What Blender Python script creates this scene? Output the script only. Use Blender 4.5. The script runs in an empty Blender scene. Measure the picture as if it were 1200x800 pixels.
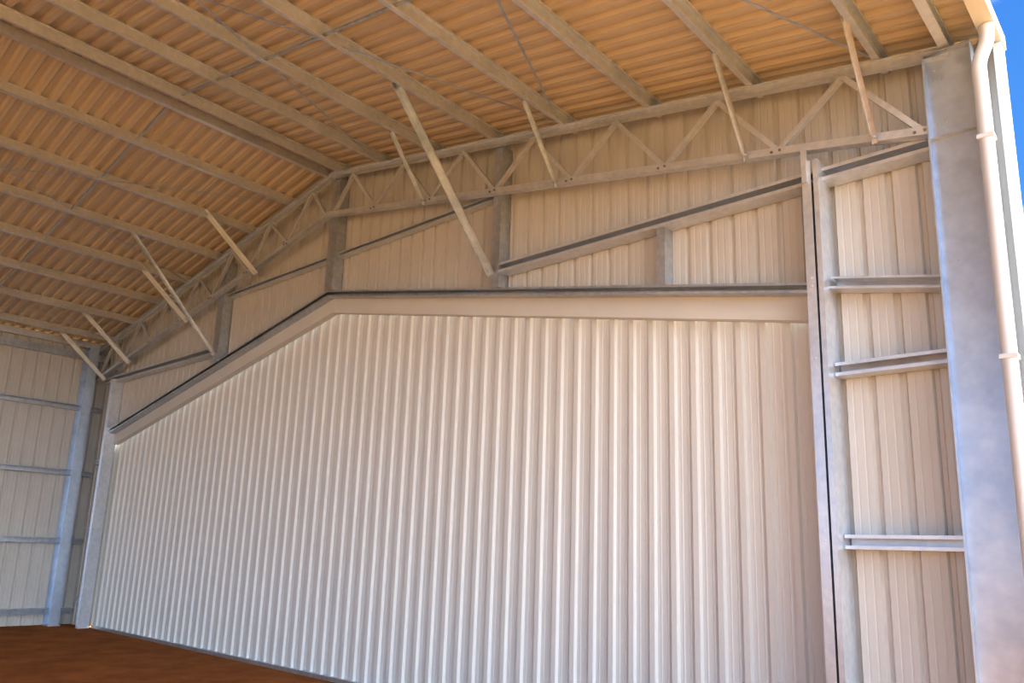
import bpy, math, random
from mathutils import Vector, Matrix
random.seed(4)
SC=bpy.context.scene
# ------------------------------------------------------------ materials
def newmat(name):
    m=bpy.data.materials.new(name); m.use_nodes=True
    nt=m.node_tree; return m,nt,nt.nodes['Principled BSDF']
def steel_paint(name,c1,c2,rough=.42,streak=(1,1,1),spec=.5):
    m,nt,b=newmat(name); N=nt.nodes; L=nt.links
    tc=N.new('ShaderNodeTexCoord'); mp=N.new('ShaderNodeMapping'); mp.inputs['Scale'].default_value=streak
    no=N.new('ShaderNodeTexNoise'); no.inputs['Scale'].default_value=2.5; no.inputs['Detail'].default_value=6
    cr=N.new('ShaderNodeValToRGB'); cr.color_ramp.elements[0].position=.3; cr.color_ramp.elements[1].position=.7
    cr.color_ramp.elements[0].color=(*c1,1); cr.color_ramp.elements[1].color=(*c2,1)
    L.new(tc.outputs['Object'],mp.inputs['Vector']); L.new(mp.outputs[0],no.inputs['Vector']); L.new(no.outputs['Fac'],cr.inputs[0]); L.new(cr.outputs[0],b.inputs['Base Color'])
    b.inputs['Roughness'].default_value=rough; b.inputs['Specular IOR Level'].default_value=spec
    return m
def galv(name,c1,c2,metal=.65,rough=.42,scale=14):
    m,nt,b=newmat(name); N=nt.nodes; L=nt.links
    tc=N.new('ShaderNodeTexCoord')
    no=N.new('ShaderNodeTexNoise'); no.inputs['Scale'].default_value=scale; no.inputs['Detail'].default_value=8
    n2=N.new('ShaderNodeTexNoise'); n2.inputs['Scale'].default_value=1.7; n2.inputs['Detail'].default_value=4
    ad=N.new('ShaderNodeMath'); ad.operation='ADD'
    mu=N.new('ShaderNodeMath'); mu.operation='MULTIPLY'; mu.inputs[1].default_value=.5
    cr=N.new('ShaderNodeValToRGB'); cr.color_ramp.elements[0].position=.36; cr.color_ramp.elements[1].position=.64
    cr.color_ramp.elements[0].color=(*c1,1); cr.color_ramp.elements[1].color=(*c2,1)
    for n in (no,n2): L.new(tc.outputs['Object'],n.inputs['Vector'])
    L.new(no.outputs['Fac'],ad.inputs[0]); L.new(n2.outputs['Fac'],ad.inputs[1]); L.new(ad.outputs[0],mu.inputs[0]); L.new(mu.outputs[0],cr.inputs[0])
    L.new(cr.outputs[0],b.inputs['Base Color'])
    b.inputs['Metallic'].default_value=metal
    mr=N.new('ShaderNodeMapRange'); mr.inputs[3].default_value=rough-.05; mr.inputs[4].default_value=rough+.08
    L.new(no.outputs['Fac'],mr.inputs[0]); L.new(mr.outputs[0],b.inputs['Roughness'])
    return m
M_wall=steel_paint('wall_sheet_paint',(.585,.595,.585),(.615,.625,.615),.38)
M_roof=steel_paint('roof_sheet_paint',(.62,.55,.44),(.65,.58,.46),.36)
M_door=steel_paint('door_sheet_paint',(.72,.76,.77),(.75,.79,.80),.5,(1,1,.3),.35)
M_trim=steel_paint('trim_paint',(.67,.69,.68),(.70,.72,.71),.45)
M_pipe=steel_paint('pipe_paint',(.68,.73,.77),(.74,.79,.83),.35)
M_galv=galv('galvanised_steel',(.46,.52,.60),(.66,.72,.80),.75,.32)
M_galvl=galv('bright_galvanised_steel',(.62,.68,.76),(.78,.83,.90),.6,.3)
M_pur=galv('purlin_galvanised_steel',(.62,.66,.71),(.76,.80,.85),.5,.36)
M_col=galv('column_galvanised_steel',(.48,.58,.72),(.62,.72,.86),.7,.34,9)  # bluish base colour stands in for sky reflected in the steel
M_dark=galv('dark_steel',(.20,.20,.21),(.34,.34,.35),.7,.4)  # darker steel tone, used for the truss bolts
def earth(name,ca,cb,sc=1.2,bump=.6):
    m,nt,b=newmat(name); N=nt.nodes; L=nt.links
    tc=N.new('ShaderNodeTexCoord'); n1=N.new('ShaderNodeTexNoise'); n1.inputs['Scale'].default_value=sc; n1.inputs['Detail'].default_value=12; n1.inputs['Roughness'].default_value=.7
    cr=N.new('ShaderNodeValToRGB'); cr.color_ramp.elements[0].color=(*ca,1); cr.color_ramp.elements[1].color=(*cb,1)
    cr.color_ramp.elements[0].position=.38; cr.color_ramp.elements[1].position=.64
    n2=N.new('ShaderNodeTexNoise'); n2.inputs['Scale'].default_value=14; n2.inputs['Detail'].default_value=12; n2.inputs['Roughness'].default_value=.8
    bp=N.new('ShaderNodeBump'); bp.inputs['Strength'].default_value=bump; bp.inputs['Distance'].default_value=.08
    L.new(tc.outputs['Object'],n1.inputs['Vector']); L.new(tc.outputs['Object'],n2.inputs['Vector']); L.new(n1.outputs['Fac'],cr.inputs[0]); L.new(cr.outputs[0],b.inputs['Base Color'])
    L.new(n2.outputs['Fac'],bp.inputs['Height']); L.new(bp.outputs[0],b.inputs['Normal']); b.inputs['Roughness'].default_value=.95; b.inputs['Specular IOR Level'].default_value=.1
    return m
M_earth=earth('red_earth',(.44,.25,.10),(.61,.38,.17))
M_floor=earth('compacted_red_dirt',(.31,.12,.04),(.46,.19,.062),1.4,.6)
# ------------------------------------------------------------ mesh helpers
class MB:
    def __init__(s): s.v=[]; s.f=[]
    def beam(s,p1,p2,rects,up=(0,0,1),side=None):
        p1=Vector(p1); p2=Vector(p2); d=(p2-p1).normalized(); up=Vector(up)
        sd=d.cross(up).normalized(); up=sd.cross(d).normalized()
        for (a,b_,c,e) in rects:
            n=len(s.v)
            for p in (p1,p2):
                for (x,y) in ((a,c),(b_,c),(b_,e),(a,e)): s.v.append(p+sd*x+up*y)
            s.f+= [(n,n+1,n+2,n+3),(n+7,n+6,n+5,n+4),(n,n+4,n+5,n+1),(n+1,n+5,n+6,n+2),(n+2,n+6,n+7,n+3),(n+3,n+7,n+4,n)]
    def box(s,x0,x1,y0,y1,z0,z1):
        n=len(s.v)
        s.v+=[Vector(q) for q in ((x0,y0,z0),(x1,y0,z0),(x1,y1,z0),(x0,y1,z0),(x0,y0,z1),(x1,y0,z1),(x1,y1,z1),(x0,y1,z1))]
        s.f+=[(n+3,n+2,n+1,n),(n+4,n+5,n+6,n+7),(n,n+1,n+5,n+4),(n+1,n+2,n+6,n+5),(n+2,n+3,n+7,n+6),(n+3,n,n+4,n+7)]
    def bolt(s,c,n,r=.014,h=.012):
        c=Vector(c); n=Vector(n).normalized(); a=n.orthogonal().normalized(); b_=n.cross(a); k=len(s.v)
        for q in (0,h):
            for i in range(6):
                t=i*math.pi/3; s.v.append(c+n*q+(a*math.cos(t)+b_*math.sin(t))*r)
        for i in range(6): j=(i+1)%6; s.f.append((k+i,k+j,k+6+j,k+6+i))
        s.f.append(tuple(k+6+i for i in range(6)))
    def obj(s,name,mat,parent=None,bevel=0):
        me=bpy.data.meshes.new(name); me.from_pydata([tuple(v) for v in s.v],[],s.f); me.update()
        o=bpy.data.objects.new(name,me); SC.collection.objects.link(o); me.materials.append(mat)
        if parent: o.parent=parent
        return o
def empty(name):
    o=bpy.data.objects.new(name,None); SC.collection.objects.link(o); return o
T=.006
def Csec(w,h,lip=.02,flip=1,t=T):
    def R(a,b_,c,e): return (min(a*flip,b_*flip),max(a*flip,b_*flip),c,e)
    return [R(0,t,0,h),R(t,w,0,t),R(t,w,h-t,h),R(w-t,w,t,lip),R(w-t,w,h-lip,h-t)]
def angle(a,t=.006): return [(-a/2,a/2,-a/2,-a/2+t),(-a/2,-a/2+t,-a/2+t,a/2)]
def profile(u0,u1,sign=1,h=.03,swage=.003,rb=.034,rt=.016,extra=(),P0=.254,sw=(.09,.165)):
    pts=[]; n0=int(math.floor(u0/P0))-1; n1=int(math.ceil(u1/P0))+1
    for i in range(n0,n1):
        c=i*P0
        pts+=[(c-rb,0),(c-rt,h),(c+rt,h),(c+rb,0)]
        for q in sw:
            pts+=[(c+q-.010,0),(c+q-.004,swage),(c+q+.004,swage),(c+q+.010,0)]
    for e in extra: pts.append((e,None))
    pts.sort(key=lambda q:q[0]); out=[]
    for i,(u,d) in enumerate(pts):
        if d is None:
            a=max([q for q in pts if q[1] is not None and q[0]<=u],key=lambda q:q[0]); b_=min([q for q in pts if q[1] is not None and q[0]>=u],key=lambda q:q[0])
            d=a[1] if b_[0]==a[0] else a[1]+(b_[1]-a[1])*(u-a[0])/(b_[0]-a[0])
        if u0<=u<=u1: out.append((u,d*sign))
    return [(u0,out[0][1])]+out+[(u1,out[-1][1])]
def sheet(name,prof,fa,fb,mat,parent=None):
    v=[];f=[]
    for u,d in prof: v.append(fa(u,d)); v.append(fb(u,d))
    for i in range(len(prof)-1): f.append((2*i,2*i+2,2*i+3,2*i+1))
    me=bpy.data.meshes.new(name); me.from_pydata(v,[],f); me.update()
    o=bpy.data.objects.new(name,me); SC.collection.objects.link(o); me.materials.append(mat)
    if parent:o.parent=parent
    return o
# ------------------------------------------------------------ dimensions
S=.188; ZA=7.9
XW=9.08
LEN=-16.0
YW=.2
PH=.15
def zr(x): return ZA-S*abs(x)          # underside of purlins
def zs(x): return zr(x)+PH             # roof sheet
def zb(x): return 7.15-.19*abs(x)      # truss bottom chord
def zh(x): return 5.78-.193*abs(x) if x>0 else 5.78-.203*abs(x)   # door header
JX=7.78; JXL=-7.98
# ------------------------------------------------------------ ground
g=MB(); g.box(-150,150,-150,150,-.3,-.012); g.obj('ground',M_earth)
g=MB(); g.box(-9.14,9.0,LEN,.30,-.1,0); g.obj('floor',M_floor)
# ------------------------------------------------------------ end wall cladding
def zbot(x): return zh(x)-.12 if JXL<x<JX else -.01
sheet('wall_back',profile(-XW,9.3,1,h=.034,extra=(0,JXL,JXL+.001,JX-.001,JX)),lambda u,d:(u,YW+d,zbot(u)),lambda u,d:(u,YW+d,zs(u)),M_wall)
sheet('wall_left',profile(LEN,YW+.03,-1),lambda u,d:(-XW+d,u,-.01),lambda u,d:(-XW+d,u,zs(XW)-.005),M_wall)
roof=empty('ceiling')
for sg,nm,xe in ((1,'roof_slope_right',9.26),(-1,'roof_slope_left',9.26)):
    sheet(nm,profile(LEN,YW+.12,1,.042,.003,.062,.036,P0=.2,sw=(.1,)),lambda u,d:(0,u,zs(0)+d),lambda u,d,sg=sg,xe=xe:(sg*xe,u,zs(xe)+d),M_roof,roof)
rc=MB(); rc.beam((0,LEN,zs(0)+.06),(0,YW+.14,zs(0)+.06),[(-.22,.22,0,.008)]); rc.obj('ridge_cap',M_trim,roof)
# ------------------------------------------------------------ purlins
pur=empty('roof_purlins')
m=MB()
for k in range(1,8):
    for sg in (1,-1):
        x=k*1.2*sg
        m.beam((x,LEN,zr(x)),(x,YW-.01,zr(x)),Csec(.062,PH,.018,sg,T),up=(sg*S,0,1))
for sg in (1,-1):
    m.beam((.13*sg,LEN,zr(.2)),(.13*sg,YW-.01,zr(.2)),Csec(.062,PH,.018,sg,T),up=(sg*S,0,1))
    x=9.0*sg
    m.beam((x-.06*sg,LEN,zr(9)-.02),(x-.06*sg,YW-.01,zr(9)-.02),Csec(.076,PH,.02,sg,T))
m.obj('purlins',M_pur,pur)
m=MB()
for yy in (-2.75,-5.4,-10.5,-13.5):
    for sg in (1,-1):
        xs=[.2]+[1.2*k for k in range(1,8)]+[8.9]
        m.beam((xs[0]*sg,yy,zr(xs[0])+.05),(xs[-1]*sg,yy,zr(xs[-1])+.05),[(-.012,.012,-.012,.012)])
for sg in (1,-1):
    for (xa,xb) in ((1.2,4.8),(4.8,8.4)):
        m.beam((xa*sg,-.1,zr(xa)+.015),(xb*sg,-7.8,zr(xb)+.015),[(-.012,.012,-.002,.002)])
        m.beam((xb*sg,-.1,zr(xb)+.018),(xa*sg,-7.8,zr(xa)+.018),[(-.012,.012,-.002,.002)])
m.obj('purlin_bridging',M_galv,pur)
# ------------------------------------------------------------ portal frames
def truss(Y):
    e=empty('roof_truss'); m=MB()
    for sg in (1,-1):
        A=(0,Y,zr(0)-.05); B=(9.0*sg,Y,zr(9)-.05)
        m.beam(A,B,[(-.006,.006,-.040,.040),(-.04,.04,.0401,.046),(-.04,.04,-.046,-.0401)],up=(0,0,1))
        A=(0,Y,zb(0)); B=(8.80*sg,Y,zb(8.80))
        m.beam(A,B,[(-.045,.045,-.035,-.028),(-.045,-.038,-.028,.04),(.038,.045,-.028,.04)],up=(0,0,1))
    m.obj('chords',M_galvl,e)
    m=MB()
    pan=1.26; a=.05
    for sg in (1,-1):
        xb=8.75
        while xb>.3:
            xt=max(xb-pan/2,.1); xn=max(xb-pan,.1)
            # square hollow web members
            m.beam((xb*sg,Y,zb(xb)+.02),(xt*sg,Y,zr(xt)-.09),[(-a/2,a/2,-a/2,a/2)],up=(0,1,0))
            m.beam((xt*sg,Y+.01,zr(xt)-.09),(xn*sg,Y+.01,zb(xn)+.02),[(-a/2,a/2,-a/2,a/2)],up=(0,1,0))
            xb-=pan
    m.obj('web_members',M_pur,e)
    m=MB()
    for sg in (1,-1):
        xb=8.75
        while xb>.3:
            for q in (-.05,.03): m.bolt((xb*sg+q,Y-.045,zb(xb)+.0),(0,-1,0))
            xb-=pan
    m.obj('bolts',M_dark,e)
    return e
def column(x0,x1,Y,zt,name='steel_column',y_w=.16):
    e=empty(name); m=MB()
    m.box(x0+.012,x1-.012,Y+y_w/2-.005,Y+y_w/2+.005,0,zt)
    m.box(x0,x0+.012,Y,Y+y_w,0,zt); m.box(x1-.012,x1,Y,Y+y_w,0,zt)
    m.obj('i_section',M_col,e)
    m=MB(); m.box(x0-.03,x1+.03,Y-.03,Y+y_w+.03,0,.025)
    m.box(x0,x1,Y-.001,Y+y_w,zt,zt+.012)
    m.box(x0+.012,x1-.012,Y+.03,Y+y_w/2-.006,zt-.77,zt-.758)
    m.obj('plates',M_galv,e)
    m=MB()
    for z in (zt-.12,zt-.22,zt-.62,zt-.7,4.3,3.55,2.05):
        for q in (.07,.13): m.bolt((x0+q,Y+y_w/2-.005,z),(0,-1,0),.01,.008)
    m.obj('bolts',M_galv,e)
    return e
for Y in (-.06,-8.0,-15.9):
    truss(Y)
    column(8.80,9.17,Y-.06,6.16)
    column(-9.06,-8.70,Y-.06 if Y<-1 else -.36,6.16, y_w=.2 if Y>-1 else .16)
# ------------------------------------------------------------ end wall framing
wf=empty('end_wall_framing')
m=MB()
def vpost(x,w,z0,z1,y0=-.02,y1=.19):
    m.box(x-w/2,x+w/2,y0,y0+T,z0,z1)
    m.box(x+w/2-T,x+w/2,y0+T+.0005,y1-T-.0005,z0,z1)
    m.box(x-w/2,x+w/2,y1-T,y1,z0,z1)
vpost(.03,.2,zh(0)+.09,zr(.15)-.1,.0)
vpost(3.70,.14,zh(3.7)+.09,zr(3.7)-.1,.0)
vpost(-3.46,.2,zh(-3.46)+.09,zr(3.5)-.1,.0)
vpost(6.12,.1,zh(6.12)+.1,5.36,.03)
m.obj('wall_posts',M_galv,wf)
m=MB()
def jamb(x0,x1,y0,y1,z1,l0=.028,l1=.028):
    m.box(x0,x1,y1-.008,y1,0,z1)
    m.box(x0,x0+.008,y0,y1-.0085,0,z1); m.box(x1-.008,x1,y0,y1-.0085,0,z1)
    m.box(x0+.0085,x0+l0,y0,y0+.008,0,z1); m.box(x1-l1,x1-.0085,y0,y0+.008,0,z1)
jamb(7.72,7.87,-.12,.19,5.52,.085,.045)
m.box(7.735,7.78,-.16,-.1205,5.3,5.62)
for z in (.6,2.05,3.55,4.3,5.3): m.bolt((7.765,-.12,z),(0,-1,0),.01,.01); m.bolt((7.765,-.12,z+.08),(0,-1,0),.01,.01)
m.box(-8.10,-7.98,-.04,-.032,0,5.4); m.box(-7.988,-7.98,-.0315,.19,0,5.4); m.box(-8.10,-8.092,-.0315,.19,0,5.4)
m.obj('door_jamb_posts',M_galvl,wf)
m=MB()
def girt(x0,x1,z,y0=.0,y1=.19,h=.1,dz0=0,dz1=0,lip=.02):
    A=(x0,y0,z+dz0); B=(x1,y0,z+dz1); D=-(y1-y0)
    m.beam(A,B,[(D,0,-h/2,-h/2+T),(D,0,h/2-T,h/2),(D,D+T,-h/2+T,h/2-T),(-T,0,-h/2+T,-h/2+lip),(-T,0,h/2-lip,h/2-T)],up=(0,0,1))
girt(3.77,8.80,5.41,h=.13,lip=.035); girt(-8.6,-3.56,5.41,h=.13,lip=.03)
girt(.13,3.63,6.47,.08,.19,.08); girt(-3.36,-.07,6.47,.08,.19,.08)
for z in (3.54,2.05,.56): girt(7.88,8.80,z,.02,.19,.12,lip=.03); girt(-8.6,-8.12,z,.02,.19,.1)
girt(7.88,8.80,4.35,.02,.19,.11,0,-.18)
m.obj('girts',M_galvl,wf)
m=MB()
for dy,a,b_ in ((0,(0,.02,zh(0)+.045),(7.72,.02,zh(7.72)+.045)),(.001,(JXL-.05,.02,zh(JXL)+.045),(0,.02,zh(0)+.045))):
    m.beam((a[0],a[1]+dy,a[2]),(b_[0],b_[1]+dy,b_[2]),[(-.17,0,-.05,-.044),(-.17,0,.044,.05),(-.17,-.164,-.044,.044),(-.006,0,-.044,-.022),(-.006,0,.022,.044)])
m.obj('header_girt',M_galv,wf)
# ------------------------------------------------------------ side wall girts
m=MB()
for z in (.3,1.8,3.3,4.78):
    m.beam((-XW+.02,LEN,z),(-XW+.02,YW-.03,z),[(0,.006,-.06,.06),(.006,.14,-.06,-.054),(.006,.14,.054,.06),(.134,.14,-.054,-.04),(.134,.14,.04,.054)])
m.beam((-XW+.02,LEN,5.93),(-XW+.02,YW-.03,5.93),[(0,.1,-.02,.0),(.09,.1,0,.14)])
m.obj('side_wall_girts',M_galv)
# ------------------------------------------------------------ sliding door
door=empty('hangar_door')
pr=profile(-8.3,JX+.1,-1,.038,.004,.045,.030,extra=(0,))
sheet('door_sheeting',pr,lambda u,d:(u,.31+d,.03),lambda u,d:(u,.31+d,zh(u)-.1),M_door,door)
m=MB(); m.box(JXL,JX,.235,.34,.0,.06); m.obj('bottom_rail',M_galv,door)
m=MB()
for dy,a,b_ in ((0,(-.03,.16,zh(0)+.006),(7.72,.16,zh(7.72))),(-.0015,(JXL,.16,zh(JXL)),(.03,.16,zh(0)+.006))):
    m.beam((a[0],a[1]+dy,a[2]),(b_[0],b_[1]+dy,b_[2]),[(-.1,0,-.11,-.004),(-.095,.010,-.225,-.111),(-.1,.018,-.24,-.2251)])
m.obj('trim_1',M_trim)
# ------------------------------------------------------------ braces
def brace(a,b_,w=.05,mat=M_galvl):
    m=MB(); m.beam(a,b_,[(-w/2,w/2,-w/2,-w/2+.006),(-w/2,-w/2+.006,-w/2+.0065,w/2)],up=(1,0,0))
    a=Vector(a);b_=Vector(b_);d=(b_-a).normalized()
    for q in (a+d*.06,b_-d*.06): m.bolt(q,(1,0,0),.015,.02)
    m.obj('knee_brace',mat)
for x,y in ((2.4,-.88),(4.8,-.85),(7.2,-.85),(8.4,-.85)):
    brace((x,y,zr(x)+.1),(x-.02,-.11,zb(x)-.06),.045,M_galv)
for x,y in ((2.4,-1.03),(4.85,-1.03),(7.4,-1.06),(8.6,-1.08)):
    brace((-x,y,zr(x)+.1),(-x+.32,-.11,zb(x)-.12),.07,M_pipe)
brace((3.55,-1.68,zr(3.5)+.05),(3.66,-.02,5.32),.08,M_galv)
brace((-3.65,-1.73,zr(3.6)+.05),(-3.46,-.02,5.3),.06,M_galv)
# ------------------------------------------------------------ gutter, downpipe, corner flashing
m=MB(); zg=zs(9.26)+.04
m.beam((9.24,LEN,zg-.15),(9.24,YW+.07,zg-.15),[(0,.006,0,.14),(0,.13,-.006,0),(.124,.13,0,.12),(.10,.13,.12,.126)])
m.box(9.24,9.37,YW+.071,YW+.076,zg-.15,zg-.02)
m.obj('rain_gutter',M_trim)
def tube(name,pts,r,mat):
    cu=bpy.data.curves.new(name,'CURVE'); cu.dimensions='3D'; cu.bevel_depth=r; cu.bevel_resolution=6; cu.use_fill_caps=True
    sp=cu.splines.new('POLY'); sp.points.add(len(pts)-1)
    for p,q in zip(sp.points,pts): p.co=(*q,1)
    o=bpy.data.objects.new(name,cu); SC.collection.objects.link(o); cu.materials.append(mat); return o
def smooth(pts,r=.07,n=6):
    P=[Vector(p) for p in pts]; out=[P[0]]
    for i in range(1,len(P)-1):
        a=P[i]+(P[i-1]-P[i]).normalized()*r; c=P[i]+(P[i+1]-P[i]).normalized()*r
        for j in range(n+1):
            t=j/n; out.append(a*(1-t)**2+P[i]*2*t*(1-t)+c*t*t)
    out.append(P[-1]); return [tuple(v) for v in out]
dp=empty('downpipe')
t=tube('pipe',smooth([(9.31,-.19,zg-.16),(9.31,-.19,zg-.28),(9.23,-.19,zg-.46),(9.23,-.19,.02)]),.055,M_pipe); t.parent=dp
m=MB()
for z in (5.2,3.4,1.5): m.box(9.172,9.29,-.25,-.13,z,z+.035)
m.obj('clips',M_pipe,dp)
m=MB(); m.box(9.302,9.36,YW-.12,YW+.05,0,zg-.17); m.obj('corner_flashing',M_pipe)
m=MB()
for sg in (1,-1): m.beam((0,YW+.14,zs(0)),(9.2*sg,YW+.14,zs(9.2)),[(-.02,.02,-.12,.04)])
m.obj('barge_flashing',M_trim)
# ------------------------------------------------------------ sun + sky
sd=bpy.data.lights.new('sun','SUN'); sd.energy=12; sd.angle=.0093; sd.color=(1,.94,.82)
so=bpy.data.objects.new('sun',sd); SC.collection.objects.link(so)
el=math.radians(48); az=Vector((.55,.83,0)).normalized()
dirv=Vector((az.x*math.cos(el),az.y*math.cos(el),math.sin(el)))
so.rotation_euler=dirv.to_track_quat('Z','Y').to_euler()
w=bpy.data.worlds.new('World'); SC.world=w; w.use_nodes=True; nt=w.node_tree; N=nt.nodes; L=nt.links
bg=N['Background']; tc=N.new('ShaderNodeTexCoord'); sx=N.new('ShaderNodeSeparateXYZ')
L.new(tc.outputs['Generated'],sx.inputs[0])
cr=N.new('ShaderNodeValToRGB'); e=cr.color_ramp.elements
e[0].position=0; e[0].color=(.34,.52,.78,1); e[1].position=.8; e[1].color=(.03,.11,.34,1)
q=e.new(.2); q.color=(.065,.20,.44,1)
L.new(sx.outputs['Z'],cr.inputs[0])
no=N.new('ShaderNodeTexNoise'); no.inputs['Scale'].default_value=3.1; no.inputs['Detail'].default_value=9; no.inputs['Roughness'].default_value=.6
mp=N.new('ShaderNodeMapping'); mp.inputs['Scale'].default_value=(1,1,3); L.new(tc.outputs['Generated'],mp.inputs[0]); L.new(mp.outputs[0],no.inputs['Vector'])
c2=N.new('ShaderNodeValToRGB'); c2.color_ramp.elements[0].position=.48; c2.color_ramp.elements[1].position=.75
L.new(no.outputs['Fac'],c2.inputs[0])
mx=N.new('ShaderNodeMixRGB'); mx.inputs[2].default_value=(.85,.9,1.0,1); L.new(c2.outputs[0],mx.inputs[0]); L.new(cr.outputs[0],mx.inputs[1])
mr=N.new('ShaderNodeMapRange'); mr.interpolation_type='SMOOTHSTEP'; mr.inputs[1].default_value=.35; mr.inputs[2].default_value=.95; L.new(sx.outputs['X'],mr.inputs[0])
m2=N.new('ShaderNodeMixRGB'); m2.inputs[2].default_value=(2.4,2.6,2.85,1); L.new(mr.outputs[0],m2.inputs[0]); L.new(mx.outputs[0],m2.inputs[1])  # unseen bright cloud bank added on the open side to light the interior
L.new(m2.outputs[0],bg.inputs[0]); bg.inputs[1].default_value=1.75
# ------------------------------------------------------------ camera
f,yaw,pitch,roll=917.67,-.7336,.2151,.0342
fw=Vector((math.sin(yaw)*math.cos(pitch),math.cos(yaw)*math.cos(pitch),math.sin(pitch)))
r0=Vector((math.cos(yaw),-math.sin(yaw),0)); u0=r0.cross(fw)
r=r0*math.cos(roll)+u0*math.sin(roll); u=-r0*math.sin(roll)+u0*math.cos(roll)
cam=bpy.data.cameras.new('camera'); co=bpy.data.objects.new('camera',cam); SC.collection.objects.link(co)
M=Matrix((r,u,-fw)).transposed().to_4x4(); M.translation=Vector((10.2579,-6.8692,1.8651)); co.matrix_world=M
cam.sensor_width=36; cam.lens=f*36/1200; cam.shift_y=46.95/1200; cam.clip_end=1000
SC.camera=co
SC.view_settings.view_transform='Standard'; SC.view_settings.exposure=.5; SC.view_settings.gamma=.83
